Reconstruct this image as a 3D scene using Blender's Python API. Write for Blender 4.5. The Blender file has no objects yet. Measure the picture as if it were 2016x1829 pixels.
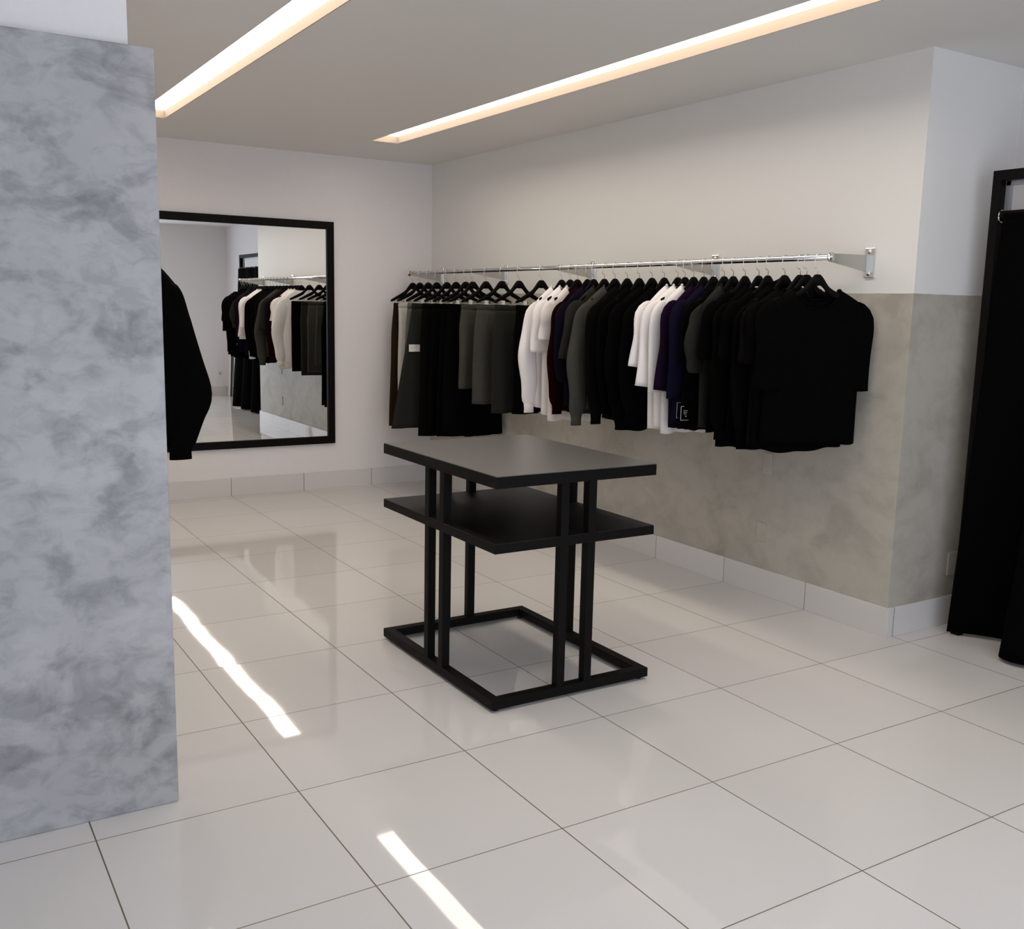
import bpy, bmesh, math, random
from mathutils import Vector, Matrix, noise
S = bpy.context.scene
C = S.collection
random.seed(7)
PI = math.pi

# ---------------------------------------------------------------- camera
CAM = Vector((2.8485, -0.9986, 1.5292))
d = Vector((-0.83917284, 0.52088168, -0.1564328))
r = Vector((0.52442765, 0.85119573, 0.02101102))
u = Vector((-0.14409919, 0.06440581, 0.9874651))
cd = bpy.data.cameras.new('camera')
cam = bpy.data.objects.new('camera', cd)
C.objects.link(cam)
cd.sensor_fit = 'HORIZONTAL'; cd.sensor_width = 36.0
cd.lens = 1957.4775 / 2016 * 36.0
cd.clip_start = 0.02
cam.matrix_world = Matrix(((r.x, u.x, -d.x, CAM.x), (r.y, u.y, -d.y, CAM.y), (r.z, u.z, -d.z, CAM.z), (0, 0, 0, 1)))
S.camera = cam
S.cycles.max_bounces = 14; S.cycles.diffuse_bounces = 8; S.cycles.glossy_bounces = 8

# ---------------------------------------------------------------- daylight outside the shop front, exposure
w = bpy.data.worlds.new('daylight'); S.world = w
w.use_nodes = True
bg = w.node_tree.nodes['Background']
bg.inputs[0].default_value = (0.80, 0.865, 1.0, 1)
bg.inputs[1].default_value = 2.8
S.view_settings.view_transform = 'Standard'
S.view_settings.look = 'None'
S.view_settings.gamma = 1.0
S.view_settings.use_curve_mapping = False
S.view_settings.exposure = 0.0
STRIP_POWER = 10.2        # ceiling strip lamps (diffuser emission)

# ---------------------------------------------------------------- main dimensions
T = 0.6                                      # floor tile
WX, WY, LX, H = -4.915, 2.965, -0.102, 2.696  # back wall, right wall, outer corner, ceiling
GZ = 1.629                                   # top of the grey plaster
BZ = 0.145                                   # skirting height
PX, PY, PZ = -0.118, -0.341, 2.21            # grey partition panel
FX = 3.70                                    # shop front
EY = 3.65                                    # wall behind the fitting room
NY = -4.5
ST = ((-4.10, 1.3, 0.41, 0.60), (-4.06, 1.9, 2.03, 2.245))   # ceiling slots x0,x1,y0,y1

# ---------------------------------------------------------------- materials
def mat(name, col, rough=0.6, metal=0.0, spec=0.5, noise_amt=0.0, nscale=20, bump=0.0, bscale=60, sheen=0.0):
    m = bpy.data.materials.new(name); m.use_nodes = True
    nt = m.node_tree; b = nt.nodes['Principled BSDF']
    b.inputs['Base Color'].default_value = (*col, 1)
    b.inputs['Roughness'].default_value = rough
    b.inputs['Metallic'].default_value = metal
    b.inputs['Specular IOR Level'].default_value = spec
    if sheen: b.inputs['Sheen Weight'].default_value = sheen
    if noise_amt or bump:
        tc = nt.nodes.new('ShaderNodeTexCoord')
    if noise_amt:
        n = nt.nodes.new('ShaderNodeTexNoise'); n.inputs['Scale'].default_value = nscale; n.inputs['Detail'].default_value = 4
        nt.links.new(tc.outputs['Object'], n.inputs['Vector'])
        mx = nt.nodes.new('ShaderNodeMix'); mx.data_type = 'RGBA'
        mx.inputs[6].default_value = (*[c * (1 - noise_amt) for c in col], 1)
        mx.inputs[7].default_value = (*[min(1, c * (1 + noise_amt)) for c in col], 1)
        nt.links.new(n.outputs['Fac'], mx.inputs[0]); nt.links.new(mx.outputs[2], b.inputs['Base Color'])
    if bump:
        n2 = nt.nodes.new('ShaderNodeTexNoise'); n2.inputs['Scale'].default_value = bscale; n2.inputs['Detail'].default_value = 3
        nt.links.new(tc.outputs['Object'], n2.inputs['Vector'])
        bp = nt.nodes.new('ShaderNodeBump'); bp.inputs['Strength'].default_value = bump; bp.inputs['Distance'].default_value = 0.002
        nt.links.new(n2.outputs['Fac'], bp.inputs['Height']); nt.links.new(bp.outputs[0], b.inputs['Normal'])
    return m

def N(nt, t, **kw):
    n = nt.nodes.new(t)
    for k, v in kw.items(): setattr(n, k, v)
    return n
def mth(nt, op, a, b=None, c=None):
    n = N(nt, 'ShaderNodeMath', operation=op)
    for i, v in enumerate((a, b, c)):
        if v is None: continue
        if isinstance(v, (int, float)): n.inputs[i].default_value = v
        else: nt.links.new(v, n.inputs[i])
    return n.outputs[0]
def mix(nt, f, a, b, typ='MIX'):
    n = N(nt, 'ShaderNodeMix', data_type='RGBA', blend_type=typ)
    for i, v in ((0, f), (6, a), (7, b)):
        if isinstance(v, (int, float)): n.inputs[i].default_value = v
        elif isinstance(v, tuple): n.inputs[i].default_value = (*v, 1)
        else: nt.links.new(v, n.inputs[i])
    return n.outputs[2]
def ramp(nt, f, stops):
    n = N(nt, 'ShaderNodeValToRGB'); e = n.color_ramp.elements
    while len(e) < len(stops): e.new(0.5)
    for k, (p, c) in enumerate(stops):
        e[k].position = p; e[k].color = (*c, 1) if isinstance(c, tuple) else (c, c, c, 1)
    nt.links.new(f, n.inputs[0]); return n.outputs[0]

def tile_material():
    m = bpy.data.materials.new('polished_porcelain_tile'); m.use_nodes = True
    nt = m.node_tree; b = nt.nodes['Principled BSDF']
    g = N(nt, 'ShaderNodeNewGeometry'); s = N(nt, 'ShaderNodeSeparateXYZ'); nt.links.new(g.outputs['Position'], s.inputs[0])
    def joint(o, half):
        q = mth(nt, 'DIVIDE', o, T); q = mth(nt, 'SUBTRACT', q, mth(nt, 'ROUND', q)); q = mth(nt, 'ABSOLUTE', q)
        return mth(nt, 'LESS_THAN', q, half / T)
    line = mth(nt, 'MAXIMUM', joint(s.outputs[0], 0.0017), joint(s.outputs[1], 0.0020))
    # per tile tone
    fx = mth(nt, 'FLOOR', mth(nt, 'DIVIDE', s.outputs[0], T)); fy = mth(nt, 'FLOOR', mth(nt, 'DIVIDE', s.outputs[1], T))
    cb = N(nt, 'ShaderNodeCombineXYZ'); nt.links.new(fx, cb.inputs[0]); nt.links.new(fy, cb.inputs[1])
    wn = N(nt, 'ShaderNodeTexWhiteNoise'); nt.links.new(cb.outputs[0], wn.inputs['Vector'])
    n1 = N(nt, 'ShaderNodeTexNoise'); n1.inputs['Scale'].default_value = 1.6; n1.inputs['Detail'].default_value = 5
    nt.links.new(g.outputs['Position'], n1.inputs['Vector'])
    base = mix(nt, wn.outputs['Value'], (0.675, 0.655, 0.640), (0.712, 0.692, 0.678))
    base = mix(nt, mth(nt, 'MULTIPLY', n1.outputs['Fac'], 0.16), base, (0.56, 0.53, 0.48))
    n3 = N(nt, 'ShaderNodeTexNoise'); n3.inputs['Scale'].default_value = 2.3
    nt.links.new(g.outputs['Position'], n3.inputs['Vector'])
    jc = mix(nt, n3.outputs['Fac'], (0.075, 0.062, 0.042), (0.22, 0.175, 0.115))
    nt.links.new(mix(nt, line, base, jc), b.inputs['Base Color'])
    nt.links.new(mth(nt, 'MULTIPLY_ADD', line, 0.5, 0.032), b.inputs['Roughness'])
    b.inputs['IOR'].default_value = 1.41
    # slight waviness of the polish and a tiny tilt per tile
    n2 = N(nt, 'ShaderNodeTexNoise'); n2.inputs['Scale'].default_value = 2.2; n2.inputs['Detail'].default_value = 1
    ad = N(nt, 'ShaderNodeVectorMath', operation='ADD'); sc = N(nt, 'ShaderNodeVectorMath', operation='SCALE')
    nt.links.new(wn.outputs['Color'], sc.inputs[0]); sc.inputs['Scale'].default_value = 7.0
    nt.links.new(g.outputs['Position'], ad.inputs[0]); nt.links.new(sc.outputs[0], ad.inputs[1])
    nt.links.new(ad.outputs[0], n2.inputs['Vector'])
    bp = N(nt, 'ShaderNodeBump'); bp.inputs['Strength'].default_value = 0.35; bp.inputs['Distance'].default_value = 0.004
    nt.links.new(n2.outputs['Fac'], bp.inputs['Height']); nt.links.new(bp.outputs[0], b.inputs['Normal'])
    return m

def plaster_nodes(nt, pos, light, dark, contrast, seed=0.0, streak=2.4, sc=1.0):
    """burnt-cement plaster: trowel clouds, streaks and patches"""
    mp = N(nt, 'ShaderNodeMapping'); mp.inputs['Scale'].default_value = (1, 1, streak); mp.inputs['Location'].default_value = (seed, seed, seed)
    nt.links.new(pos, mp.inputs['Vector'])
    def nz(scale, det, dist, rough=0.6, src=mp.outputs[0]):
        n = N(nt, 'ShaderNodeTexNoise'); n.inputs['Scale'].default_value = scale * sc; n.inputs['Detail'].default_value = det
        n.inputs['Distortion'].default_value = dist; n.inputs['Roughness'].default_value = rough
        nt.links.new(src, n.inputs['Vector']); return n.outputs['Fac']
    a = ramp(nt, nz(1.4, 4, 0.4, 0.5), [(0.40, 0.0), (0.66, 1.0)])
    b_ = ramp(nt, nz(3.0, 5, 0.7, 0.55), [(0.48, 0.0), (0.62, 1.0)])
    c_ = ramp(nt, nz(8.5, 6, 0.5, 0.6), [(0.46, 0.0), (0.63, 1.0)])
    e_ = ramp(nt, nz(0.8, 3, 0.3, 0.5, pos), [(0.38, 0.0), (0.66, 1.0)])
    v = mth(nt, 'ADD', mth(nt, 'MULTIPLY', mth(nt, 'ADD', a, e_), 0.22), mth(nt, 'ADD', mth(nt, 'MULTIPLY', b_, 0.42), mth(nt, 'MULTIPLY', c_, 0.24)))
    f = mth(nt, 'MULTIPLY', v, contrast)
    col = mix(nt, f, light, dark)
    fine = nz(26, 4, 0.2, 0.7, pos)
    return mix(nt, 0.10, col, mix(nt, fine, dark, light)), v

def wall_material(name, two_tone, contrast=0.9, seed=0.0, light=(0.51, 0.485, 0.425), dark=(0.24, 0.218, 0.175), streak=1.3, sc=1.0, white=(0.79, 0.787, 0.768)):
    m = bpy.data.materials.new(name); m.use_nodes = True
    nt = m.node_tree; b = nt.nodes['Principled BSDF']
    g = N(nt, 'ShaderNodeNewGeometry'); s = N(nt, 'ShaderNodeSeparateXYZ'); nt.links.new(g.outputs['Position'], s.inputs[0])
    n1 = N(nt, 'ShaderNodeTexNoise'); n1.inputs['Scale'].default_value = 1.1; n1.inputs['Detail'].default_value = 4
    nt.links.new(g.outputs['Position'], n1.inputs['Vector'])
    wh = mix(nt, n1.outputs['Fac'], tuple(c * 0.975 for c in white), white)
    gp, v = plaster_nodes(nt, g.outputs['Position'], light, dark, contrast, seed, streak, sc)
    if two_tone == 'both':
        ne = N(nt, 'ShaderNodeTexNoise'); ne.inputs['Scale'].default_value = 9
        nt.links.new(g.outputs['Position'], ne.inputs['Vector'])
        edge = mth(nt, 'MULTIPLY_ADD', ne.outputs['Fac'], 0.006, GZ - 0.003)
        low = mth(nt, 'LESS_THAN', s.outputs[2], edge)
        col = mix(nt, low, wh, gp)
        nt.links.new(mth(nt, 'MULTIPLY_ADD', low, -0.08, 0.55), b.inputs['Roughness'])
    elif two_tone == 'grey':
        col = gp; b.inputs['Roughness'].default_value = 0.5
    else:
        col = wh; b.inputs['Roughness'].default_value = 0.55
    nt.links.new(col, b.inputs['Base Color'])
    b.inputs['Specular IOR Level'].default_value = 0.35
    bp = N(nt, 'ShaderNodeBump'); bp.inputs['Strength'].default_value = 0.15; bp.inputs['Distance'].default_value = 0.004
    n4 = N(nt, 'ShaderNodeTexNoise'); n4.inputs['Scale'].default_value = 12; n4.inputs['Detail'].default_value = 5
    nt.links.new(g.outputs['Position'], n4.inputs['Vector'])
    nt.links.new(n4.outputs['Fac'], bp.inputs['Height']); nt.links.new(bp.outputs[0], b.inputs['Normal'])
    return m

M = {}
M['tile'] = tile_material()
M['wall2'] = wall_material('white_paint_over_grey_plaster', 'both', 0.65)
M['white'] = wall_material('white_wall_paint', 'white')
M['ceil'] = wall_material('ceiling_paint', 'white', white=(0.76, 0.745, 0.71))
M['panel'] = wall_material('burnt_cement_panel', 'grey', 1.0, 3.7, light=(0.475, 0.475, 0.478), dark=(0.150, 0.158, 0.165), streak=1.5, sc=1.5)
M['plate'] = wall_material('painted_cover_plate', 'grey', 0.4, 1.0)
M['steel'] = mat('black_powder_coated_steel', (0.0035, 0.0028, 0.0024), 0.55, 0, 0.12, 0.3, 40)
M['top'] = mat('black_satin_table_top', (0.050, 0.047, 0.043), 0.33, 0, 0.5, 0.2, 30, 0.08, 180)
M['top'].node_tree.nodes['Principled BSDF'].inputs['IOR'].default_value = 2.35
M['shelf'] = mat('black_shelf_board', (0.0045, 0.004, 0.0035), 0.42, 0, 0.30, 0.2, 30)
M['frame'] = mat('black_mirror_frame', (0.004, 0.0026, 0.002), 0.5, 0, 0.10, 0.3, 25)
M['mirror'] = mat('mirror_silver', (0.93, 0.94, 0.93), 0.0, 1.0)
M['chrome'] = mat('chrome', (0.78, 0.78, 0.77), 0.13, 1.0)
M['hook'] = mat('hook_wire', (0.82, 0.80, 0.77), 0.25, 1.0)
M['hanger'] = mat('black_lacquered_wood', (0.002, 0.0017, 0.0017), 0.6, 0, 0.08)
M['clip'] = mat('white_clip_plastic', (0.72, 0.71, 0.68), 0.4)
M['tag'] = mat('white_card', (0.78, 0.76, 0.72), 0.7)
M['ink'] = mat('grey_ink', (0.45, 0.44, 0.43), 0.7)
M['print'] = mat('white_print', (0.45, 0.45, 0.46), 0.7)
M['ring'] = mat('ring_metal', (0.8, 0.78, 0.72), 0.2, 1.0)
M['rubber'] = mat('black_rubber', (0.01, 0.01, 0.01), 0.8)
M['alu'] = mat('grey_aluminium', (0.42, 0.44, 0.47), 0.4, 0.6)  # window frame metal, also the shade strips inside the curtain frame
M['curtain'] = mat('black_curtain_cloth', (0.0018, 0.0017, 0.0018), 0.95, 0, 0.03)
M['wood'] = mat('dark_brown_wood', (0.03, 0.015, 0.008), 0.5, 0, 0.4, 0.4, 12)
M['socket'] = mat('white_socket_plastic', (0.75, 0.73, 0.7), 0.35)
M['recess'] = mat('slot_side_paint', (0.20, 0.165, 0.135), 0.8, 0, 0.1)  # brown colour stands in for the dimmer warm glow on the slot sides
M['blade'] = mat('brushed_steel', (0.50, 0.50, 0.47), 0.32, 1.0)
def cloth(name, col, nz=0.12):
    m = mat(name, col, 0.95, 0, 0.03, nz, 35, 0.25, 320); M[name] = m; return m
cloth('black', (0.0018, 0.0016, 0.0016))
cloth('soft_black', (0.0035, 0.003, 0.0027))
cloth('white', (0.80, 0.775, 0.775), 0.02)
cloth('cream', (0.74, 0.69, 0.66), 0.02)
cloth('maroon', (0.010, 0.0012, 0.0018))
cloth('navy', (0.0065, 0.0055, 0.0125))
cloth('purple', (0.0095, 0.0035, 0.0145))
cloth('blue_navy', (0.0065, 0.0055, 0.0155))
cloth('charcoal', (0.021, 0.0205, 0.018))
cloth('grey_green', (0.052, 0.051, 0.044))
cloth('mid_grey', (0.13, 0.13, 0.115))
cloth('pale_grey', (0.52, 0.51, 0.49), 0.04)
cloth('brown', (0.022, 0.014, 0.007))
m = bpy.data.materials.new('lit_diffuser'); m.use_nodes = True
b = m.node_tree.nodes['Principled BSDF']
b.inputs['Base Color'].default_value = (0.9, 0.9, 0.9, 1)
b.inputs['Emission Color'].default_value = (1.0, 0.893, 0.765, 1)
b.inputs['Emission Strength'].default_value = STRIP_POWER
M['lamp'] = m

# ---------------------------------------------------------------- mesh helpers
class MB:
    def __init__(s): s.v = []; s.f = []; s.sm = []
    def add(s, vs, fs, smooth=False):
        o = len(s.v); s.v += [tuple(v) for v in vs]; s.f += [tuple(o + i for i in f) for f in fs]; s.sm += [smooth] * len(fs)
    def box(s, x0, x1, y0, y1, z0, z1):
        vs = [(x, y, z) for x in (x0, x1) for y in (y0, y1) for z in (z0, z1)]
        s.add(vs, [(0, 1, 3, 2), (4, 6, 7, 5), (0, 4, 5, 1), (2, 3, 7, 6), (0, 2, 6, 4), (1, 5, 7, 3)])
        return s
    def tube(s, pts, rad, n=8, caps=True, smooth=True):
        pts = [Vector(p) for p in pts]; rings = []
        rs = rad if isinstance(rad, (list, tuple)) else [rad] * len(pts)
        ref = None
        for i, p in enumerate(pts):
            t = (pts[min(i + 1, len(pts) - 1)] - pts[max(i - 1, 0)]).normalized()
            if ref is None: ref = Vector((0, 0, 1)) if abs(t.z) < 0.9 else Vector((1, 0, 0))
            a = t.cross(ref)
            if a.length < 1e-4: a = t.cross(Vector((0, 1, 0)))
            a.normalize(); bb = t.cross(a).normalized(); ref = -bb if False else bb.cross(t).cross(t) * 0 + ref
            rings.append([p + a * math.cos(2 * PI * k / n) * rs[i] + bb * math.sin(2 * PI * k / n) * rs[i] for k in range(n)])
        vs = [v for rg in rings for v in rg]; fs = []
        for i in range(len(pts) - 1):
            for k in range(n): fs.append((i * n + k, i * n + (k + 1) % n, (i + 1) * n + (k + 1) % n, (i + 1) * n + k))
        if caps: fs.append(tuple(range(n - 1, -1, -1))); fs.append(tuple((len(pts) - 1) * n + k for k in range(n)))
        s.add(vs, fs, smooth); return s
    def build(s, name, m, parent=None, bevel=0.0, solid=0.0, fixn=True):
        me = bpy.data.meshes.new(name); me.from_pydata(s.v, [], s.f)
        for p, q in zip(me.polygons, s.sm): p.use_smooth = q
        me.materials.append(M[m] if isinstance(m, str) else m)
        if fixn:
            bm = bmesh.new(); bm.from_mesh(me); bmesh.ops.recalc_face_normals(bm, faces=bm.faces); bm.to_mesh(me); bm.free()
        me.update()
        o = bpy.data.objects.new(name, me); C.objects.link(o)
        if parent: o.parent = parent
        if bevel:
            bv = o.modifiers.new('bevel', 'BEVEL'); bv.width = bevel; bv.segments = 2; bv.limit_method = 'ANGLE'
        if solid:
            sd = o.modifiers.new('cloth', 'SOLIDIFY'); sd.thickness = solid; sd.offset = -1
        return o
def B(*a): return MB().box(*a)
def tag(o, label, cat, group=None, kind=None):
    o['label'] = label; o['category'] = cat
    if group: o['group'] = group
    if kind: o['kind'] = kind
    return o
def thing(name, label, cat, loc=(0, 0, 0), rz=0.0, group=None):
    o = bpy.data.objects.new(name, None); C.objects.link(o); o.location = loc; o.rotation_euler = (0, 0, rz)
    o.empty_display_size = 0.05
    return tag(o, label, cat, group)
def struct(o, label, cat):
    o['kind'] = 'structure'; o['label'] = label; o['category'] = cat; return o
def copy_tree(o, parent=None):
    c = o.copy(); C.objects.link(c); c.parent = parent
    for ch in list(o.children): copy_tree(ch, c)
    return c

# ================================================================ SETTING
struct(B(WX - .12, FX + .12, NY - .12, EY + .12, -.10, 0).build('floor', 'tile'), 'polished pale porcelain tile floor with thin dark joints', 'floor')
# ceiling with two slots
xs = sorted({WX - .12, FX + .12, *[q for s in ST for q in s[:2]]}); ys = sorted({NY - .12, EY + .12, *[q for s in ST for q in s[2:]]})
cb = MB()
def in_slot(cx, cy): return any(a < cx < b_ and c < cy < d_ for a, b_, c, d_ in ST)
for i in range(len(xs) - 1):
    for j in range(len(ys) - 1):
        if not in_slot((xs[i] + xs[i + 1]) / 2, (ys[j] + ys[j + 1]) / 2):
            cb.box(xs[i], xs[i + 1], ys[j], ys[j + 1], H, H + .14)
bm = bmesh.new(); me_c = cb.build('ceiling', 'ceil', fixn=False)
bm.from_mesh(me_c.data); bmesh.ops.remove_doubles(bm, verts=bm.verts, dist=1e-5)
bm.to_mesh(me_c.data); bm.free()
struct(me_c, 'flat white ceiling with two recessed light slots', 'ceiling')
struct(B(WX - .12, WX, NY - .12, WY + .12, 0, H).build('wall_back', 'white'), 'white wall at the back carrying the big mirror', 'wall')
struct(B(WX, LX, WY, WY + .12, 0, H).build('wall_right', 'wall2'), 'wall behind the clothes rail, grey plaster below and white above', 'wall')
struct(B(LX - .12, LX, WY + .12, EY, 0, H).build('wall_return', 'wall2'), 'short return wall beside the black curtain, grey below and white above', 'wall')
struct(B(LX - .12, FX + .12, EY, EY + .12, 0, H).build('wall_fitting_room', 'white'), 'white wall behind the black curtain frame', 'wall')
struct(B(WX, PX - .05, PY - .185, PY - .058, 0, H).build('wall_left', 'white'), 'white wall on the left behind the grey partition', 'wall')
struct(B(PX - .17, PX - .05, NY, PY - .185, 0, H).build('wall_partition', 'white'), 'white wall above the grey plastered partition panel', 'wall')
struct(B(PX - .05, PX, NY, PY, 0, PZ).build('wall_panel', 'panel', bevel=.004), 'grey burnt-cement partition panel at the left edge', 'wall')
struct(B(-.2, FX + .12, NY - .12, NY, 0, H).build('wall_near', 'white'), 'white side wall', 'wall')
W0, W1 = -2.1, 2.55
fw = MB(); fw.box(FX, FX + .12, W1, EY, 0, H); fw.box(FX, FX + .12, W0, W1, 2.6, H); fw.box(FX, FX + .12, NY, W0, 0, H)
struct(fw.build('wall_front', 'white'), 'white wall of the shop front, seen in the mirror', 'wall')
wf = MB()
for y in (W0 + .03, -.9, .85, W1 - .03): wf.box(FX + .02, FX + .08, y - .03, y + .03, 0, 2.6)
wf.box(FX + .02, FX + .08, W0, W1, 2.54, 2.6); wf.box(FX + .02, FX + .08, W0, W1, 0, .06)
struct(wf.build('window_1', 'alu'), 'shop window frame', 'window')
# skirting of the same tile
tk = .012
for nm, a in (('baseboard_back', (WX, WX + tk, PY - .058, WY - tk, 0, BZ)), ('baseboard_right', (WX, LX + tk, WY - tk, WY, 0, BZ)),
              ('baseboard_return', (LX, LX + tk, WY, EY - tk, 0, BZ)), ('baseboard_fitting_room', (LX, FX, EY - tk, EY, 0, BZ)),
              ('baseboard_front', (FX - tk, FX, W1, EY - tk, 0, BZ))):
    struct(B(*a).build(nm, 'tile', bevel=.0015), 'pale tile skirting', 'baseboard')

# ================================================================ CEILING STRIP LIGHTS
for k, (x0, x1, y0, y1) in enumerate(ST):
    lab = ('recessed ceiling strip light nearest the grey partition', 'long recessed ceiling strip light running above the clothes rail')[k]
    L = thing('ceiling_strip_light', lab, 'ceiling light', ((x0 + x1) / 2, (y0 + y1) / 2, H), 0, 'recessed ceiling strip lights')
    hx, hy = (x1 - x0) / 2, (y1 - y0) / 2; dp = .050
    m_ = MB(); t_ = .004
    m_.box(-hx, hx, -hy, -hy + t_, 0.0005, dp + .02); m_.box(-hx, hx, hy - t_, hy, 0.0005, dp + .02)
    m_.box(-hx, -hx + t_, -hy + t_, hy - t_, 0.0005, dp + .02); m_.box(hx - t_, hx, -hy + t_, hy - t_, 0.0005, dp + .02)
    m_.build('housing', 'recess', L)
    B(-hx + t_, hx - t_, -hy + t_, hy - t_, dp, dp + .01).build('diffuser', 'lamp', L)

# ================================================================ WALL MIRROR
my0, my1, mz0, mz1, fwid = 0.10, 2.070, 0.381, 2.173, 0.060
mr = thing('wall_mirror', 'large black-framed mirror hung on the back wall', 'mirror', (WX, (my0 + my1) / 2, mz0))
hw = (my1 - my0) / 2; hh = mz1 - mz0
f_ = MB(); f_.box(0, .03, -hw, hw, 0, fwid); f_.box(0, .03, -hw, hw, hh - fwid, hh)
f_.box(0, .03, -hw, -hw + fwid, fwid, hh - fwid); f_.box(0, .03, hw - fwid, hw, fwid, hh - fwid)
f_.build('frame', 'frame', mr, bevel=.002)
B(.002, .014, -hw + fwid - .004, hw - fwid + .004, fwid - .004, hh - fwid + .004).build('mirror_glass', 'mirror', mr)

# ================================================================ DISPLAY TABLE
tx0, tx1, ty0, ty1 = -1.215, -.225, .843, 1.600
tb = thing('display_table', 'black square-legged display table with a middle shelf, standing on the tiles', 'table', ((tx0 + tx1) / 2, (ty0 + ty1) / 2, 0))
ax, ay = (tx1 - tx0) / 2, (ty1 - ty0) / 2
tt = B(-ax, ax, -ay, ay, .868, .912).build('table_top', 'steel', tb, bevel=.0015)
B(-ax + .002, ax - .002, -ay + .002, ay - .002, .912, .915).build('top_sheet', 'top', tt)
sh = B(-ax, ax, -ay, ay, .622, .657).build('shelf', 'steel', tb, bevel=.0015)
B(-ax + .002, ax - .002, -ay + .002, ay - .002, .657, .660).build('shelf_sheet', 'shelf', sh)
f_ = MB(); bw = .042
f_.box(-ax, ax, -ay, -ay + bw, .012, .050); f_.box(-ax, ax, ay - bw, ay, .012, .050)
f_.box(-ax, -ax + bw, -ay + bw, ay - bw, .012, .050); f_.box(ax - bw, ax, -ay + bw, ay - bw, .012, .050)
f_.build('base_frame', 'steel', tb, bevel=.0015)
pw = .037
for sx, sy in ((-.065, -1), (.065, -1), (-.065, 1), (.065, 1)):
    y0 = -ay if sy < 0 else ay - pw
    B(sx - pw / 2, sx + pw / 2, y0 + .001, y0 + pw - .001, .050, .868).build('post', 'steel', tb, bevel=.0015)
for sx, sy in ((-1, -.065), (-1, .065), (1, -.065), (1, .065)):
    x0 = -ax if sx < 0 else ax - pw
    B(x0 + .001, x0 + pw - .001, sy - pw / 2, sy + pw / 2, .050, .868).build('post', 'steel', tb, bevel=.0015)
for sx in (-1, 1):
    for sy in (-1, 1):
        MB().tube([(sx * (ax - .03), sy * (ay - .03), 0), (sx * (ax - .03), sy * (ay - .03), .013)], .014, 12).build('foot', 'rubber', tb)

# ================================================================ CLOTHES RAILS
RY, RZ, RR = 2.665, 1.785, .0135
def rail(name, label, x0, x1, wall_y, side, bxs):
    """side=+1: wall lies towards +y of the rod"""
    ry = wall_y - side * .30
    R_ = thing(name, label, 'clothes rail', ((x0 + x1) / 2, ry, RZ))
    cx = (x0 + x1) / 2
    MB().tube([(x0 - cx, 0, 0), (x1 - cx, 0, 0)], RR, 20).build('rod', 'chrome', R_)
    for xe in (x0 - cx, x1 - cx):
        sg = 1 if xe > 0 else -1
        MB().tube([(xe, 0, 0), (xe + sg * .006, 0, 0)], .022, 20).tube([(xe + sg * .006, 0, 0), (xe + sg * .013, 0, 0)], .007, 10).build('end_cap', 'chrome', R_)
    for bx in bxs:
        q = bx - cx; yw = side * .30
        br = MB()   # vertical tapering blade from wall plate to rod
        y_a, y_b = side * .013, yw - side * .012
        vs = []
        for t in (-.0025, .0025):
            vs += [(q + t, y_a, .018), (q + t, y_a, -.018), (q + t, y_b, -.060), (q + t, y_b, .022)]
        br.add(vs, [(0, 1, 2, 3), (7, 6, 5, 4), (0, 4, 5, 1), (1, 5, 6, 2), (2, 6, 7, 3), (3, 7, 4, 0)])
        bo = br.build('bracket_arm', 'blade', R_)
        p_ = B(q - .0275, q + .0275, yw - side * .012 if side > 0 else yw, yw if side > 0 else yw + .012, -.083, .055)
        po = p_.build('wall_plate', 'chrome', R_, bevel=.002)
        for zz in (-.065, .037):
            MB().tube([(q, yw - side * .012, zz), (q, yw - side * .017, zz)], [.011, .007], 12).build('screw', 'hook', po)
    return R_
rail('clothes_rail', 'long chrome rail on brackets along the grey and white wall', -4.72, -.335, WY, 1, (-.352, -1.403, -2.562, -3.668, -4.70))
rail('clothes_rail', 'chrome rail behind the partition holding the long-sleeved black jacket', -4.3, -1.35, PY - .058, -1, (-1.40, -2.8, -4.25))

# ================================================================ HANGERS
AZ = 1.7085                    # top of a hanger's hump
def hanger_body(mb, hw=.205, drop=.125, th=.0095):
    top, bot = [], []
    n = 26
    for i in range(-n, n + 1):
        t = i / n; a = abs(t); y = t * hw
        hump = .034 * math.exp(-(a / .25) ** 3)
        arm = -(drop - .02) * (max(0, a - .08) / .92) ** .95
        z = arm + hump - .034
        thick = .024 * (1 - a) ** .6 + .017
        lo = z - thick - .012 * math.exp(-(a / .16) ** 2)
        top.append((y, z)); bot.append((y, lo))
    vs, fs = [], []
    def xo(y): return .016 * (y / hw) ** 2       # contoured forward
    for (y, z), (yb, zb) in zip(top, bot):
        q = xo(y) ; e = th * .55
        vs += [(q - e, y, z - .002), (q, y, z), (q + e, y, z - .002), (q + th, y, (z + zb) / 2), (q + e, yb, zb), (q - e, yb, zb), (q - th, y, (z + zb) / 2)]
    k = 7
    for i in range(len(top) - 1):
        for j in range(k): fs.append((i * k + j, i * k + (j + 1) % k, (i + 1) * k + (j + 1) % k, (i + 1) * k + j))
    fs += [tuple(range(k)), tuple((len(top) - 1) * k + j for j in range(k))]
    mb.add(vs, fs, True)
def hook_mesh(mb):
    g = RZ - AZ
    pts = [(0, 0, -.01), (0, 0, .022), (0, -.004, .027), (0, -.014, .029), (0, -.0175, .033), (0, -.0175, g)]
    for k in range(1, 9):
        a = PI - k * PI * 1.25 / 8
        pts.append((0, .0175 * math.cos(a), g + .0175 * math.sin(a)))
    mb.tube(pts, .0017, 6)
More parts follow.
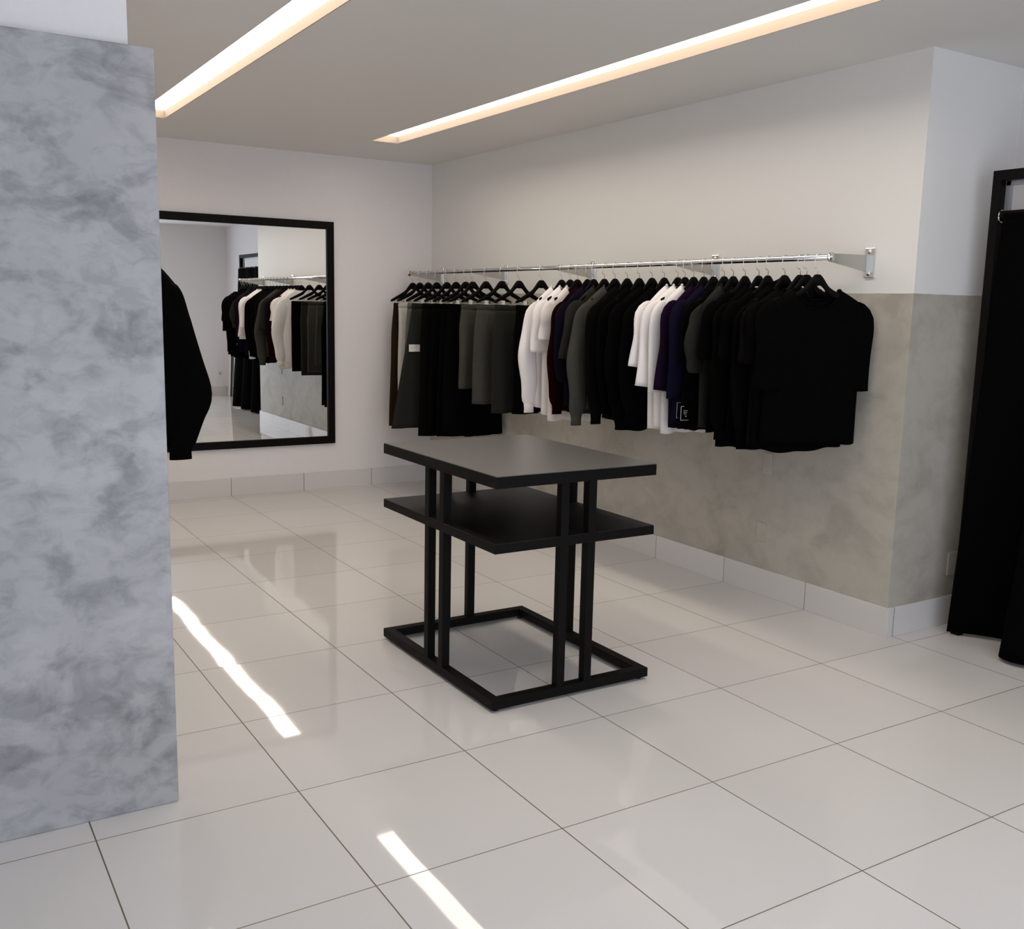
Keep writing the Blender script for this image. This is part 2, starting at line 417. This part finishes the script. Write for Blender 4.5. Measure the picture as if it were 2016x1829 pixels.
def make_hanger(clips):
    t = bpy.data.objects.new('clip_hanger' if clips else 'coat_hanger', None); C.objects.link(t); t.empty_display_size = .03
    m1 = MB(); hanger_body(m1, .205 if clips else .180, .125 if clips else .106, .0095 if clips else .0075); m1.build('shoulder_bar', 'hanger', t)
    m2 = MB(); hook_mesh(m2); m2.build('hook', 'hook', t)
    if clips:
        z0 = -.150
        MB().tube([(.012, -.185, -.132), (.008, -.175, z0), (.0, .0, z0 - .001), (.008, .175, z0), (.012, .185, -.132)], .0018, 6).build('clip_bar', 'hook', t)
        for y in (-.125, .125):
            c = MB(); c.box(-.008, -.003, y - .011, y + .011, z0 - .035, z0 + .012); c.box(.003, .008, y - .011, y + .011, z0 - .035, z0 + .012)
            c.box(-.004, .004, y - .008, y + .008, z0 - .004, z0 + .006)
            c.build('clip', 'clip', t, bevel=.001)
    return t
H_PROTO = {}
def place_hanger(clips, x, y, rz, label, z=AZ):
    if clips not in H_PROTO: o = H_PROTO[clips] = make_hanger(clips)
    else: o = copy_tree(H_PROTO[clips])
    o.location = (x, y, z); o.rotation_euler = (0, 0, rz)
    tag(o, label, 'hanger', 'black hangers on the wall rail' if y > 1 else None)
    return o

# ================================================================ GARMENTS (local frame: x = along the rail, y = width, origin at hanger hump)
def smooth(t): t = max(0., min(1., t)); return t * t * (3 - 2 * t)
def lerp(a, b_, t): return a + (b_ - a) * t
def interp(tab, v):
    for (a, x), (b_, y) in zip(tab, tab[1:]):
        if v <= b_: return lerp(x, y, (v - a) / (b_ - a))
    return tab[-1][1]
def shoulder_z(y, hs, neck=.078, top=-.043, drop=None):
    drop = (.145 if neck < .1 else .137) + top if drop is None else drop
    a = abs(y)
    if a <= neck: return top
    return top - drop * ((a - neck) / max(hs - neck, .01)) ** 1.15
def make_top(par, cl, hs=.225, chest=.235, hem=.235, length=.78, thick=.030, sleeve='short', slen=.22, sout=.05, elbow=None, ef=.5, ew=.070, seed=1, ribbed=False, collar='round', neck=.078, ntop=-.043, bdrop=.022, fdrop=.085, spath=None):
    """hs shoulder half width, length from hump to hem"""
    rnd = random.Random(seed); ph = [rnd.uniform(0, 2 * PI) for _ in range(8)]
    NU, NV = 30, 26
    def pos(uu, v, sgn):
        y0 = uu * hs
        zt = shoulder_z(y0, hs, neck, ntop)
        if abs(y0) < neck:
            k = math.sqrt(max(0, 1 - (y0 / neck) ** 2))
            zt -= (fdrop if sgn > 0 else bdrop) * k
        w_ = interp([(0, hs), (.12, hs * .985), (.32, chest), (.7, lerp(chest, hem, .5)), (1, hem)], v)
        y = uu * w_
        zb = -length + .008 * math.sin(uu * 3 + ph[0]) + .0035 * math.sin(uu * 9 + ph[1]) + .012 * uu * uu
        z = lerp(zt, zb, v)
        th = interp([(0, .014), (.10, max(.016, thick * .75)), (.35, thick), (1, thick * .85)], v)
        prof = max(0, 1 - abs(uu) ** 2.6) ** .5
        fold = smooth(v * 1.3) * (.010 * math.sin(uu * 5.2 + ph[2] + v * .9) + .006 * math.sin(uu * 11 + ph[3] - v * 1.7)) + \
               .004 * math.sin(6 * v + uu * 4 + ph[4])
        x = sgn * th * prof * (1 + .18 * math.sin(uu * 8 + ph[5 + (sgn > 0)])) + fold * (0.35 + .65 * prof)
        if abs(y0) >= neck and v == 0: x = fold
        if ribbed and v > .93: x *= .8; y *= .965
        return (x + .016 * min(1, (y / .205) ** 2) * (1 - v), y, z)
    vs, fs, idx = [], [], {}
    for sgn in (1, -1):
        for j in range(NV + 1):
            for i in range(NU + 1):
                uu = -1 + 2 * i / NU; v = j / NV
                key = (0 if (i in (0, NU) or (j == 0 and abs(uu * hs) >= neck)) else sgn, i, j)
                if key not in idx: idx[key] = len(vs); vs.append(pos(uu, v, sgn))
        g_ = lambda i, j: idx[(0 if (i in (0, NU) or (j == 0 and abs((-1 + 2 * i / NU) * hs) >= neck)) else sgn, i, j)]
        for j in range(NV):
            for i in range(NU):
                q = (g_(i, j), g_(i + 1, j), g_(i + 1, j + 1), g_(i, j + 1))
                q = q if sgn > 0 else q[::-1]
                q2 = []
                for a in q:
                    if a not in q2: q2.append(a)
                if len(q2) > 2: fs.append(tuple(q2))
    mb = MB(); mb.add(vs, fs, True); mb.build('body', cl, par, solid=.002, fixn=False)
    # collar band following the neckline
    loop = []
    n = 18
    for k in range(n * 2):
        a = 2 * PI * k / (n * 2)
        y0 = neck * 1.02 * math.cos(a); sgn = 1 if math.sin(a) > 0 else -1
        kk = abs(math.sin(a))
        z = shoulder_z(y0, hs, neck, ntop) - (fdrop if sgn > 0 else bdrop) * kk
        x = math.sin(a) * (.016 if sgn > 0 else .014)
        loop.append(Vector((x, y0, z)))
    hgt = {'round': .007, 'stand': .060, 'hood': .02}[collar]
    c = MB(); vs = []; L_ = len(loop)
    for off, hz in ((1.0, -.004), (1.10, hgt * .5), (1.0, hgt), (.90, hgt * .5)):
        vs += [Vector((p.x * off + (.003 if off > 1 else 0) * (1 if p.x > 0 else -1), p.y * off, p.z + hz * (1 - (.75 * abs(p.y) / neck if collar == 'stand' else 0)))) for p in loop]
    fs = []
    for j in range(4):
        for k in range(L_): fs.append((j * L_ + k, j * L_ + (k + 1) % L_, ((j + 1) % 4) * L_ + (k + 1) % L_, ((j + 1) % 4) * L_ + k))
    c.add(vs, fs, True); c.build('collar', cl, par)
    # sleeves
    for s_ in (-1, 1):
        r2 = random.Random(seed * 3 + s_); jit = r2.uniform(-.012, .012)
        ys0 = hs * .93
        zs0 = shoulder_z(ys0, hs, neck, ntop) - .055
        if sleeve == 'short':
            path = [(ys0 - .035, zs0 + .012), (ys0 + .012, zs0 - .03), (ys0 + sout * .55, zs0 - slen * .5), (ys0 + sout + jit, zs0 - slen)]
            wd = [.052, .078, .082, .086]; tx = [.012, .022, .024, .024]
        else:
            el = elbow if elbow is not None else sout + .03
            path = [(ys0 - .035, zs0 + .012), (ys0 + .008, zs0 - .04), (ys0 + el * .55, zs0 - slen * ef * .5), (ys0 + el + jit, zs0 - slen * ef),
                    (ys0 + lerp(el, sout, .55), zs0 - slen * lerp(ef, 1, .5)), (ys0 + sout + jit, zs0 - slen * .93), (ys0 + sout + jit, zs0 - slen)]
            wd = [.050, .074, .074, ew, min(ew, .062), .055, .038]; tx = [.012, .022, .026, .026, .024, .022, .016]
        if spath:
            path = [(a_, b__) for a_, b__, _ in spath]; wd = [c__ for _, _, c__ in spath]; tx = [.014, .024] + [.028] * (len(spath) - 3) + [.022]
        # resample
        pts = []
        K = 5
        for a in range(len(path) - 1):
            p0 = path[max(a - 1, 0)]; p1 = path[a]; p2 = path[a + 1]; p3 = path[min(a + 2, len(path) - 1)]
            for k in range(K if a < len(path) - 2 else K + 1):
                t = k / K
                cr = [0.5 * ((2 * p1[c_]) + (-p0[c_] + p2[c_]) * t + (2 * p0[c_] - 5 * p1[c_] + 4 * p2[c_] - p3[c_]) * t * t + (-p0[c_] + 3 * p1[c_] - 3 * p2[c_] + p3[c_]) * t ** 3) for c_ in (0, 1)]
                pts.append((cr[0], cr[1], lerp(wd[a], wd[a + 1], t), lerp(tx[a], tx[a + 1], t)))
        vs, fs = [], []; NS = 18
        for i, (py_, pz_, ww, tt) in enumerate(pts):
            q0 = pts[max(i - 1, 0)]; q1 = pts[min(i + 1, len(pts) - 1)]
            ty, tz = q1[0] - q0[0], q1[1] - q0[1]; l = math.hypot(ty, tz) or 1; ty /= l; tz /= l
            ny, nz = -tz, ty      # normal in the yz plane
            f = i / (len(pts) - 1)
            for k in range(NS):
                a = 2 * PI * k / NS
                wr = 1 + .06 * math.sin(3 * a + ph[6] + 5 * f) + .05 * math.sin(14 * f + 2 * a + ph[7])
                e = ww * math.cos(a); xx = tt * math.sin(a) * wr + .006 * math.sin(f * 9 + ph[5])
                vs.append((xx + .010, s_ * (py_ + ny * e), pz_ + nz * e))
        for i in range(len(pts) - 1):
            for k in range(NS):
                q = (i * NS + k, i * NS + (k + 1) % NS, (i + 1) * NS + (k + 1) % NS, (i + 1) * NS + k)
                fs.append(q if s_ > 0 else q[::-1])
        m1 = MB(); m1.add(vs, fs, True)
        sl = m1.build('sleeve', cl, par, solid=.002, fixn=True)
        if sleeve == 'long' and ribbed:
            last = pts[-1]; cu = MB(); vs = []
            for dz, sc_ in ((.004, 1.02), (-.03, .92), (-.058, .95)):
                for k in range(NS):
                    a = 2 * PI * k / NS
                    vs.append((last[3] * math.sin(a) * sc_ + .010 + .006 * math.sin(9 + ph[5]), s_ * (last[0] + last[2] * math.cos(a) * sc_), last[1] + dz))
            fs = [(i * NS + k, i * NS + (k + 1) % NS, (i + 1) * NS + (k + 1) % NS, (i + 1) * NS + k) for i in range(2) for k in range(NS)]
            cu.add(vs, fs, True); cu.build('cuff', cl, sl, solid=.002)

def make_trousers(par, cl, waist=.185, hip=.20, hem=.115, length=1.12, top=-.168, seed=1, thick=.026, gap=.0, crotch=.27, skirt=False, hemr=None):
    rnd = random.Random(seed); ph = [rnd.uniform(0, 2 * PI) for _ in range(6)]
    zb = -length
    NS, NV = 24, 24
    # waistband
    wb = MB(); vs = []
    for dz, k1 in ((0, .98), (-.018, 1.01), (-.04, 1.0)):
        for k in range(28):
            a = 2 * PI * k / 28; c_, s_ = math.cos(a), math.sin(a)
            vs.append((math.copysign(abs(s_) ** .6, s_) * .012 * k1, waist * c_ * k1, top + dz + .004 * c_ * c_))
    fs = [(i * 28 + k, i * 28 + (k + 1) % 28, (i + 1) * 28 + (k + 1) % 28, (i + 1) * 28 + k) for i in range(2) for k in range(28)]
    wb.add(vs, fs, True); wb.build('waistband', cl, par, solid=.002)
    def leg(s_, full=False):
        vs, fs = [], []
        for j in range(NV + 1):
            v = j / NV; z = lerp(top - .036, zb + .008 * math.sin(ph[0] + s_), v)
            out = interp([(0, waist), (.22, hip), (1, hip + (hem * 2 - hip) * 1.0 if not full else hem)], v) if not full else interp([(0, waist), (.22, hip), (1, hem)], v)
            if full: y0, y1 = -out, interp([(0, waist), (.22, hip), (1, hemr or hem)], v)
            else:
                inn = 0 if v < crotch else lerp(0, max(out - 2 * hem, gap), smooth((v - crotch) / (1 - crotch)))
                y0, y1 = (inn, out) if s_ > 0 else (-out, -inn)
                y1 += .004 if s_ < 0 else 0; y0 -= .004 if s_ > 0 else 0
            cy, ry = (y0 + y1) / 2, (y1 - y0) / 2
            th = interp([(0, .011), (.2, thick), (1, thick * .8)], v)
            for k in range(NS):
                a = 2 * PI * k / NS; c_, si = math.cos(a), math.sin(a)
                yy = cy + ry * math.copysign(abs(c_) ** .8, c_)
                x = th * math.copysign(abs(si) ** .7, si) * (1 + .15 * math.sin(5 * a + ph[1])) + \
                    v * (.012 * math.sin(yy * 22 + ph[2]) + .007 * math.sin(yy * 47 + ph[3] + 2 * v)) + .004 * math.sin(8 * v + ph[4])
                vs.append((x, yy, z))
        for j in range(NV):
            for k in range(NS): fs.append((j * NS + k, j * NS + (k + 1) % NS, (j + 1) * NS + (k + 1) % NS, (j + 1) * NS + k))
        m1 = MB(); m1.add(vs, fs, True); m1.build('skirt_panel' if full else 'trouser_leg', cl, par, solid=.002)
    if skirt: leg(1, True)
    else: leg(1); leg(-1)

# garments along the wall rail, left (far) to right (near)
# (x, dy, yaw deg, kind, cloth, hem z, options, name, unique phrase)
G = [
 (-4.66, 0, 0, 'pants', 'brown', .53, dict(waist=.175, hip=.19, hem=.105), 'trousers', 'dark brown trousers, leftmost garment on the wall rail'),
 (-4.53, 0, 0, 'pants', 'pale_grey', .68, dict(waist=.19, hip=.185, hem=.095), 'trousers', 'pale grey trousers beside the brown pair at the left end'),
 (-4.38, -.01, 0, 'pants', 'mid_grey', .62, dict(waist=.185, hip=.20, hem=.12), 'trousers', 'mid grey trousers between the pale pair and the charcoal skirt'),
 (-4.233, -.03, 0, 'skirt', 'charcoal', .57, dict(waist=.215, hip=.25, hem=.39, hemr=.22), 'skirt', 'flared charcoal long skirt with a small white card tag'),
 (-4.063, 0, 3, 'skirt', 'soft_black', .52, dict(waist=.215, hip=.225, hem=.235), 'skirt', 'long black skirt right of the charcoal flared one'),
 (-3.915, 0, 0, 'pants', 'black', .54, dict(waist=.20, hip=.21, hem=.12), 'trousers', 'black wide trousers, second black garment from the left end'),
 (-3.764, 0, -2, 'pants', 'black', .55, dict(waist=.20, hip=.21, hem=.12), 'trousers', 'black wide trousers, third black garment from the left end'),
 (-3.656, 0, 0, 'skirt', 'black', .575, dict(waist=.205, hip=.23, hem=.24, hemr=.285), 'skirt', 'black flared long skirt behind the left pair of grey trousers'),
 (-3.462, 0, 0, 'pants', 'grey_green', .93, dict(waist=.20, hip=.21, hem=.11), 'shorts', 'grey cropped trousers, left one of the two grey pairs mid-rail'),
 (-3.241, -.01, 0, 'pants', 'grey_green', .84, dict(waist=.20, hip=.215, hem=.11), 'shorts', 'grey cropped trousers, right one of the two grey pairs mid-rail'),
 (-3.012, 0, 0, 'pants', 'charcoal', .80, dict(waist=.19, hip=.20, hem=.10), 'shorts', 'dark charcoal cropped trousers right of the grey pairs'),
 (-2.734, 0, 0, 'pants', 'black', .83, dict(waist=.195, hip=.20, hem=.10), 'shorts', 'black cropped trousers with white rivets beside the white sweatshirt'),
 (-2.497, 0, 0, 'long', 'white', .89, dict(hs=.205, chest=.215, hem=.205, slen=.60, sout=.035, elbow=.06, ribbed=True), 'sweatshirt', 'white long-sleeved sweatshirt right of the black cropped trousers'),
 (-2.401, 0, 0, 'short', 'white', .84, dict(hs=.21, chest=.205, hem=.195, slen=.27, sout=.02), 't_shirt', 'white T-shirt with a wide sleeve hem in front of the white sweatshirt'),
 (-2.323, .01, 0, 'short', 'cream', .82, dict(hs=.20, chest=.205, hem=.20, slen=.20, sout=.01), 't_shirt', 'cream T-shirt between the white T-shirt and the maroon top'),
 (-2.215, 0, 0, 'long', 'maroon', .885, dict(hs=.205, chest=.215, hem=.21, slen=.58, sout=.02, elbow=.03, ribbed=True), 'sweatshirt', 'maroon long-sleeved sweatshirt beside the cream T-shirt'),
 (-2.152, 0, 0, 'long', 'navy', .92, dict(hs=.215, chest=.22, hem=.20, slen=.44, sout=.01, elbow=.02), 'sweatshirt', 'dark navy long-sleeved top beside the maroon sweatshirt'),
 (-2.044, .0, 0, 'short', 'charcoal', .90, dict(hs=.21, chest=.21, hem=.20, slen=.30, sout=.045), 't_shirt', 'charcoal T-shirt between the navy top and the grey-green sweatshirt'),
 (-1.939, 0, 0, 'long', 'grey_green', .92, dict(hs=.215, chest=.22, hem=.21, slen=.62, sout=.045, elbow=.06, ribbed=True), 'sweatshirt', 'grey-green long-sleeved sweatshirt left of the black tops mid-rail'),
 (-1.822, 0, 0, 'long', 'soft_black', .91, dict(hs=.225, chest=.22, hem=.22, slen=.60, sout=.0, elbow=.02, ribbed=True), 'sweatshirt', 'black sweatshirt next to the grey-green sweatshirt'),
 (-1.71, 0, 0, 'long', 'black', .90, dict(hs=.225, chest=.23, hem=.22, slen=.55, sout=.0, elbow=.02, ribbed=True), 'sweatshirt', 'black sweatshirt, second to the right of the grey-green sweatshirt'),
 (-1.597, 0, 0, 'long', 'black', .85, dict(hs=.23, chest=.23, hem=.225, slen=.55, sout=.0, elbow=.03, ribbed=True), 'sweatshirt', 'black sweatshirt, third to the right of the grey-green sweatshirt'),
 (-1.491, 0, 0, 'long', 'black', .93, dict(hs=.225, chest=.23, hem=.22, slen=.55, sout=.01, elbow=.03, ribbed=True), 'sweatshirt', 'black sweatshirt directly left of the group of white T-shirts'),
 (-1.377, 0, 0, 'short', 'white', .87, dict(hs=.225, chest=.195, hem=.175, slen=.30, sout=.035), 't_shirt', 'white T-shirt, leftmost of the three near the middle of the rail'),
 (-1.319, 0, 0, 'short', 'white', .885, dict(hs=.225, chest=.20, hem=.18, slen=.40, sout=.025), 't_shirt', 'white T-shirt, middle one of the three near the middle of the rail'),
 (-1.25, 0, 0, 'short', 'white', .87, dict(hs=.22, chest=.20, hem=.185, slen=.42, sout=.01), 't_shirt', 'white T-shirt, rightmost of the three, against the purple one'),
 (-1.171, 0, 0, 'short', 'purple', .90, dict(hs=.22, chest=.215, hem=.20, slen=.41, sout=.02), 't_shirt', 'dark purple T-shirt beside the white T-shirts'),
 (-1.097, 0, 0, 'short', 'blue_navy', .93, dict(hs=.22, chest=.225, hem=.255, slen=.44, sout=.01), 't_shirt', 'deep blue T-shirt right of the dark purple one'),
 (-1.018, 0, 0, 'short', 'black', .925, dict(hs=.205, chest=.225, hem=.265, slen=.26, sout=.0), 't_shirt', 'black T-shirt with a square white-outlined print near its hem'),
 (-.952, 0, 0, 'long', 'charcoal', .93, dict(hs=.22, chest=.21, hem=.195, slen=.30, sout=.02, elbow=.035), 'sweatshirt', 'charcoal top beside the black T-shirt with the square print'),
 (-.869, 0, 0, 'short', 'black', .92, dict(hs=.215, chest=.21, hem=.21, slen=.24, sout=.01, neck=.112, ntop=-.070, bdrop=.050, fdrop=.095), 't_shirt', 'black T-shirt directly right of the charcoal top'),
 (-.775, 0, 0, 'long', 'black', .850, dict(hs=.22, chest=.225, hem=.235, slen=.56, sout=.0, elbow=.01, ribbed=True), 'sweatshirt', 'black sweatshirt, sixth garment from the right end of the rail'),
 (-.714, 0, 0, 'short', 'black', .93, dict(hs=.22, chest=.22, hem=.22, slen=.24, sout=.01, neck=.112, ntop=-.070, bdrop=.050, fdrop=.095), 't_shirt', 'black T-shirt, fifth garment from the right end of the rail'),
 (-.605, 0, -9, 'long', 'black', .86, dict(hs=.22, chest=.235, hem=.235, slen=.57, sout=.0, elbow=.01, ribbed=True, collar='stand'), 'zip_jacket', 'black jacket with a standing collar rising above its hanger'),
 (-.508, 0, -15, 'short', 'soft_black', .885, dict(hs=.23, chest=.24, hem=.24, slen=.24, sout=.02, neck=.112, ntop=-.070, bdrop=.050, fdrop=.095), 't_shirt', 'black T-shirt, third garment from the right end of the rail'),
 (-.468, 0, -18, 'short', 'black', .875, dict(hs=.23, chest=.24, hem=.24, slen=.24, sout=.02, neck=.112, ntop=-.070, bdrop=.050, fdrop=.095), 't_shirt', 'black T-shirt just behind the rightmost one on the rail'),
 (-.402, .0, -21, 'short', 'black', .915, dict(hs=.222, chest=.232, hem=.240, slen=.36, sout=.0, neck=.112, ntop=-.070, bdrop=.050, fdrop=.095), 't_shirt', 'wide black T-shirt facing the room at the right end of the rail'),
]
groups = {'trousers': 'long trousers on the wall rail', 'skirt': 'long skirts on the wall rail', 'shorts': 'cropped trousers on the wall rail',
          'sweatshirt': 'sweatshirts on the wall rail', 't_shirt': 'T-shirts on the wall rail'}
cats = {'trousers': 'trousers', 'skirt': 'skirt', 'shorts': 'cropped trousers', 'sweatshirt': 'sweatshirt', 't_shirt': 'T-shirt', 'zip_jacket': 'jacket'}
names = dict(trousers='trousers', skirt='skirt', shorts='cropped_trousers', sweatshirt='sweatshirt', t_shirt='t_shirt', zip_jacket='zip_jacket')
def emblem(par, x, y, z, s=.042):
    bdy = [c_ for c_ in par.children if c_.name.startswith('body')][0]
    near = [v.co.x for v in bdy.data.vertices if abs(v.co.y - y) < s * .55 and abs(v.co.z - z) < s * .75]
    x = max(near) + .0005 if near else x
    """square white-outlined print with small marks inside, on the +x face"""
    e = MB(); t = .0012
    c, q = s / 2, s * .62
    e.box(x, x + t, y - c, y - c + .0028, z - q, z + q); e.box(x, x + t, y + c - .0028, y + c, z - q, z + q)
    e.box(x, x + t, y - c, y + c, z - q, z - q + .0028); e.box(x, x + t, y - c, y + c, z + q - .0028, z + q)
    ob = e.build('print_outline', 'print', par)
    g_ = MB()
    for k, (yy, zz, w_) in enumerate(((-.008, .013, .006), (.001, .014, .005), (.010, .013, .005), (-.009, .005, .004), (-.001, .004, .006), (.009, .005, .005), (-.004, -.004, .007), (.007, -.004, .004))):
        g_.box(x, x + t, y + yy - w_ / 2, y + yy + w_ / 2, z + zz - .0022, z + zz + .0022)
    g_.build('print_lettering', 'ink', ob)
    h_ = MB(); h_.box(x, x + t, y + .001, y + .008, z - .019, z - .012); h_.build('print_mark', 'print', ob)
for k, (x, dy, yaw, kind, cl, hz, opt, nm, ph_) in enumerate(G):
    gap_ = min([abs(x - g[0]) for g in G if g[0] != x])
    opt = dict(opt); opt.setdefault('thick', max(.015, min(.030, .46 * gap_)))
    yw = math.radians(yaw + random.Random(k).uniform(-1.5, 1.5))
    y = RY + dy * 0
    t = thing(names[nm], ph_, cats[nm], (x, y, AZ), yw, groups.get(nm))
    if kind in ('pants', 'skirt'):
        make_trousers(t, cl, length=AZ - hz, seed=k + 3, skirt=kind == 'skirt', **opt)
        place_hanger(True, x, y, yw, 'clip hanger of the ' + ph_)
    else:
        make_top(t, cl, length=AZ - hz, sleeve=kind, seed=k + 11, **opt)
        place_hanger(False, x, y, yw, 'hanger of the ' + ph_)
    if 'card tag' in ph_:
        tg = B(.030, .0312, -.252, -.158, -.540, -.485).build('card_tag', 'tag', t, bevel=.0004)
        l_ = MB()
        for i in range(3): l_.box(.0312, .0316, -.240, -.175 - .012 * i, -.499 - .011 * i, -.4965 - .011 * i)
        l_.build('printed_lines', 'ink', tg)
    if 'rivets' in ph_:
        for yy, zz in ((-.160, -.385), (-.148, -.787)):
            MB().tube([(.026, yy, zz), (.040, yy, zz)], .0065, 10).build('rivet', 'tag', t)
    if 'square white' in ph_: emblem(t, .026, -.226, -.700, .060)
    if 'deep blue' in ph_: emblem(t, .026, -.205, -.69, .066)

# the jacket behind the partition
JX, JY = -1.60, PY - .058 + .30
jk = thing('long_sleeved_jacket', 'black long-sleeved jacket hanging beside the partition in front of the mirror', 'jacket', (JX, JY, AZ), math.radians(2))
make_top(jk, 'black', hs=.165, chest=.19, hem=.175, length=.80, sleeve='long', seed=77, ribbed=True, collar='stand', thick=.045,
         spath=[(.105, -.125, .040), (.119, -.172, .058), (.138, -.286, .070), (.177, -.452, .074), (.211, -.587, .074), (.180, -.675, .074), (.146, -.790, .066), (.142, -.815, .052)])
hj = place_hanger(False, JX, JY, math.radians(2), 'hanger inside the long-sleeved jacket beside the partition')
hj['group'] = 'hangers on the hidden rail'; hj.scale = (1, .80, 1)

# ================================================================ FITTING-ROOM FRAME AND CURTAIN
FY, F0, F1, FT = 3.30, .015, 1.84, 2.185
fr = thing('fitting_room_stand', 'black square-tube stand set against the return wall, holding the curtain', 'frame', ((F0 + F1) / 2, FY, 0))
cx = (F0 + F1) / 2; hx = (F1 - F0) / 2; q = .042
for s_ in (-1, 1):
    xx = -hx if s_ < 0 else hx - q
    B(xx, xx + q, 0, q, .0, FT).build('post', 'steel', fr, bevel=.0015)
B(-hx + q, hx - q, 0, q, FT - .045, FT).build('top_rail', 'steel', fr, bevel=.0015)
B(-hx + q, hx - q, 0, q, 1.975, 2.005).build('curtain_rail', 'steel', fr, bevel=.0015)
l_ = MB(); l_.box(-hx + q, -hx + q + .022, q, q + .02, 2.005, FT - .045); l_.box(hx - q - .022, hx - q, q, q + .02, 2.005, FT - .045)
l_.box(-hx + q, hx - q, q, q + .02, FT - .065, FT - .045)
l_.build('inner_trim', 'alu', fr)  # added grey strips: shaded return wall and top rail shadow as geometry
# curtain: swept folds, narrow at the rail and flaring on the floor
def bez(pts, n):
    out = []
    for a in range(len(pts) - 1):
        p0 = pts[max(a - 1, 0)]; p1 = pts[a]; p2 = pts[a + 1]; p3 = pts[min(a + 2, len(pts) - 1)]
        for k in range(n):
            t = k / n
            out.append(tuple(.5 * ((2 * p1[c_]) + (-p0[c_] + p2[c_]) * t + (2 * p0[c_] - 5 * p1[c_] + 4 * p2[c_] - p3[c_]) * t * t + (-p0[c_] + 3 * p1[c_] - 3 * p2[c_] + p3[c_]) * t ** 3) for c_ in (0, 1)))
    out.append(pts[-1]); return out
bot = [(.018, 3.262), (.06, 3.30), (.19, 3.385), (.29, 3.40), (.325, 3.27), (.36, 3.155), (.45, 3.135), (.56, 3.20), (.64, 3.33), (.72, 3.36), (.80, 3.20), (.90, 3.14), (1.0, 3.22), (1.08, 3.35), (1.17, 3.34), (1.25, 3.19), (1.36, 3.14), (1.46, 3.24), (1.54, 3.34), (1.63, 3.28), (1.70, 3.18), (1.80, 3.15), (1.87, 3.18)]
n = len(bot)
top = []
for i, (x, y) in enumerate(bot):
    f = i / (n - 1); top.append((lerp(.098, 1.76, f), FY - .022 + .16 * (y - 3.27)))
bp_, tp_ = bez(bot, 6), bez(top, 6)
NVc = 30; vs, fs = [], []
for j in range(NVc + 1):
    v = j / NVc; k = v ** 1.15
    for i in range(len(bp_)):
        x = lerp(tp_[i][0], bp_[i][0], k); y = lerp(tp_[i][1], bp_[i][1], k)
        vs.append((x, y, lerp(1.990, .018, v)))
m_ = len(bp_)
for j in range(NVc):
    for i in range(m_ - 1): fs.append((j * m_ + i, j * m_ + i + 1, (j + 1) * m_ + i + 1, (j + 1) * m_ + i))
cu = MB(); cu.add([(a - .9, b_ - FY, c) for a, b_, c in vs], fs, True)
ct = thing('curtain', 'floor-length black fitting-room curtain at the right edge', 'curtain', (.9, FY, 0))
cu.build('cloth', 'curtain', ct, solid=.003, fixn=False)
for i in range(9):
    x = lerp(.062, 1.76, i / 8)
    pts = [(x - .9 + .0, .021 + .024 * math.sin(a) - .0, 1.975 + .027 * math.cos(a) + .008) for a in [2 * PI * k / 14 for k in range(15)]]
    MB().tube(pts, .0032, 6, caps=False).build('ring', 'ring', ct)

# ================================================================ SMALL THINGS ON THE WALLS
def plate(x, z, w_, h_, name, label):
    t = thing(name, label, 'wall plate', (x, WY, z))
    B(-w_ / 2, w_ / 2, -.006, 0, -h_ / 2, h_ / 2).build('cover', 'plate', t, bevel=.002)
    for s_ in (-1, 1): MB().tube([(0, -.006, s_ * h_ * .36), (0, -.0075, s_ * h_ * .36)], .0035, 8).build('screw', 'plate', t)
    return t
plate(-.923, .725, .060, .115, 'cover_plate', 'grey-painted cover plate high on the plaster just below the black tops')
plate(-.940, .345, .066, .105, 'cover_plate', 'grey-painted cover plate low on the plaster above the skirting')
so = thing('wall_socket', 'small grey-painted socket on the return wall beside the curtain', 'socket', (LX, 3.43, .31))
B(0, .008, -.035, .035, -.058, .058).build('cover', 'plate', so, bevel=.002)
B(.008, .0095, -.018, .018, -.02, .02).build('socket_face', 'plate', so)
so = thing('wall_socket', 'white socket low on the far wall seen in the mirror', 'socket', (FX, 3.50, .36))
B(-.008, 0, -.035, .035, -.058, .058).build('cover', 'socket', so, bevel=.002)
B(-.0095, -.008, -.02, .02, -.02, .02).build('socket_face', 'ink', so)
bd = thing('leaning_board', 'thin dark-edged board standing by the far wall, seen in the mirror', 'board', (3.42, 3.60, 0), 0)
bd.rotation_euler = (math.radians(-2.5), 0, 0)
B(-.012, .012, -.02, .0, 0.002, .78).build('edge', 'wood', bd, bevel=.001)
B(.012, .13, -.015, -.002, 0.002, .77).build('panel', 'tag', bd)
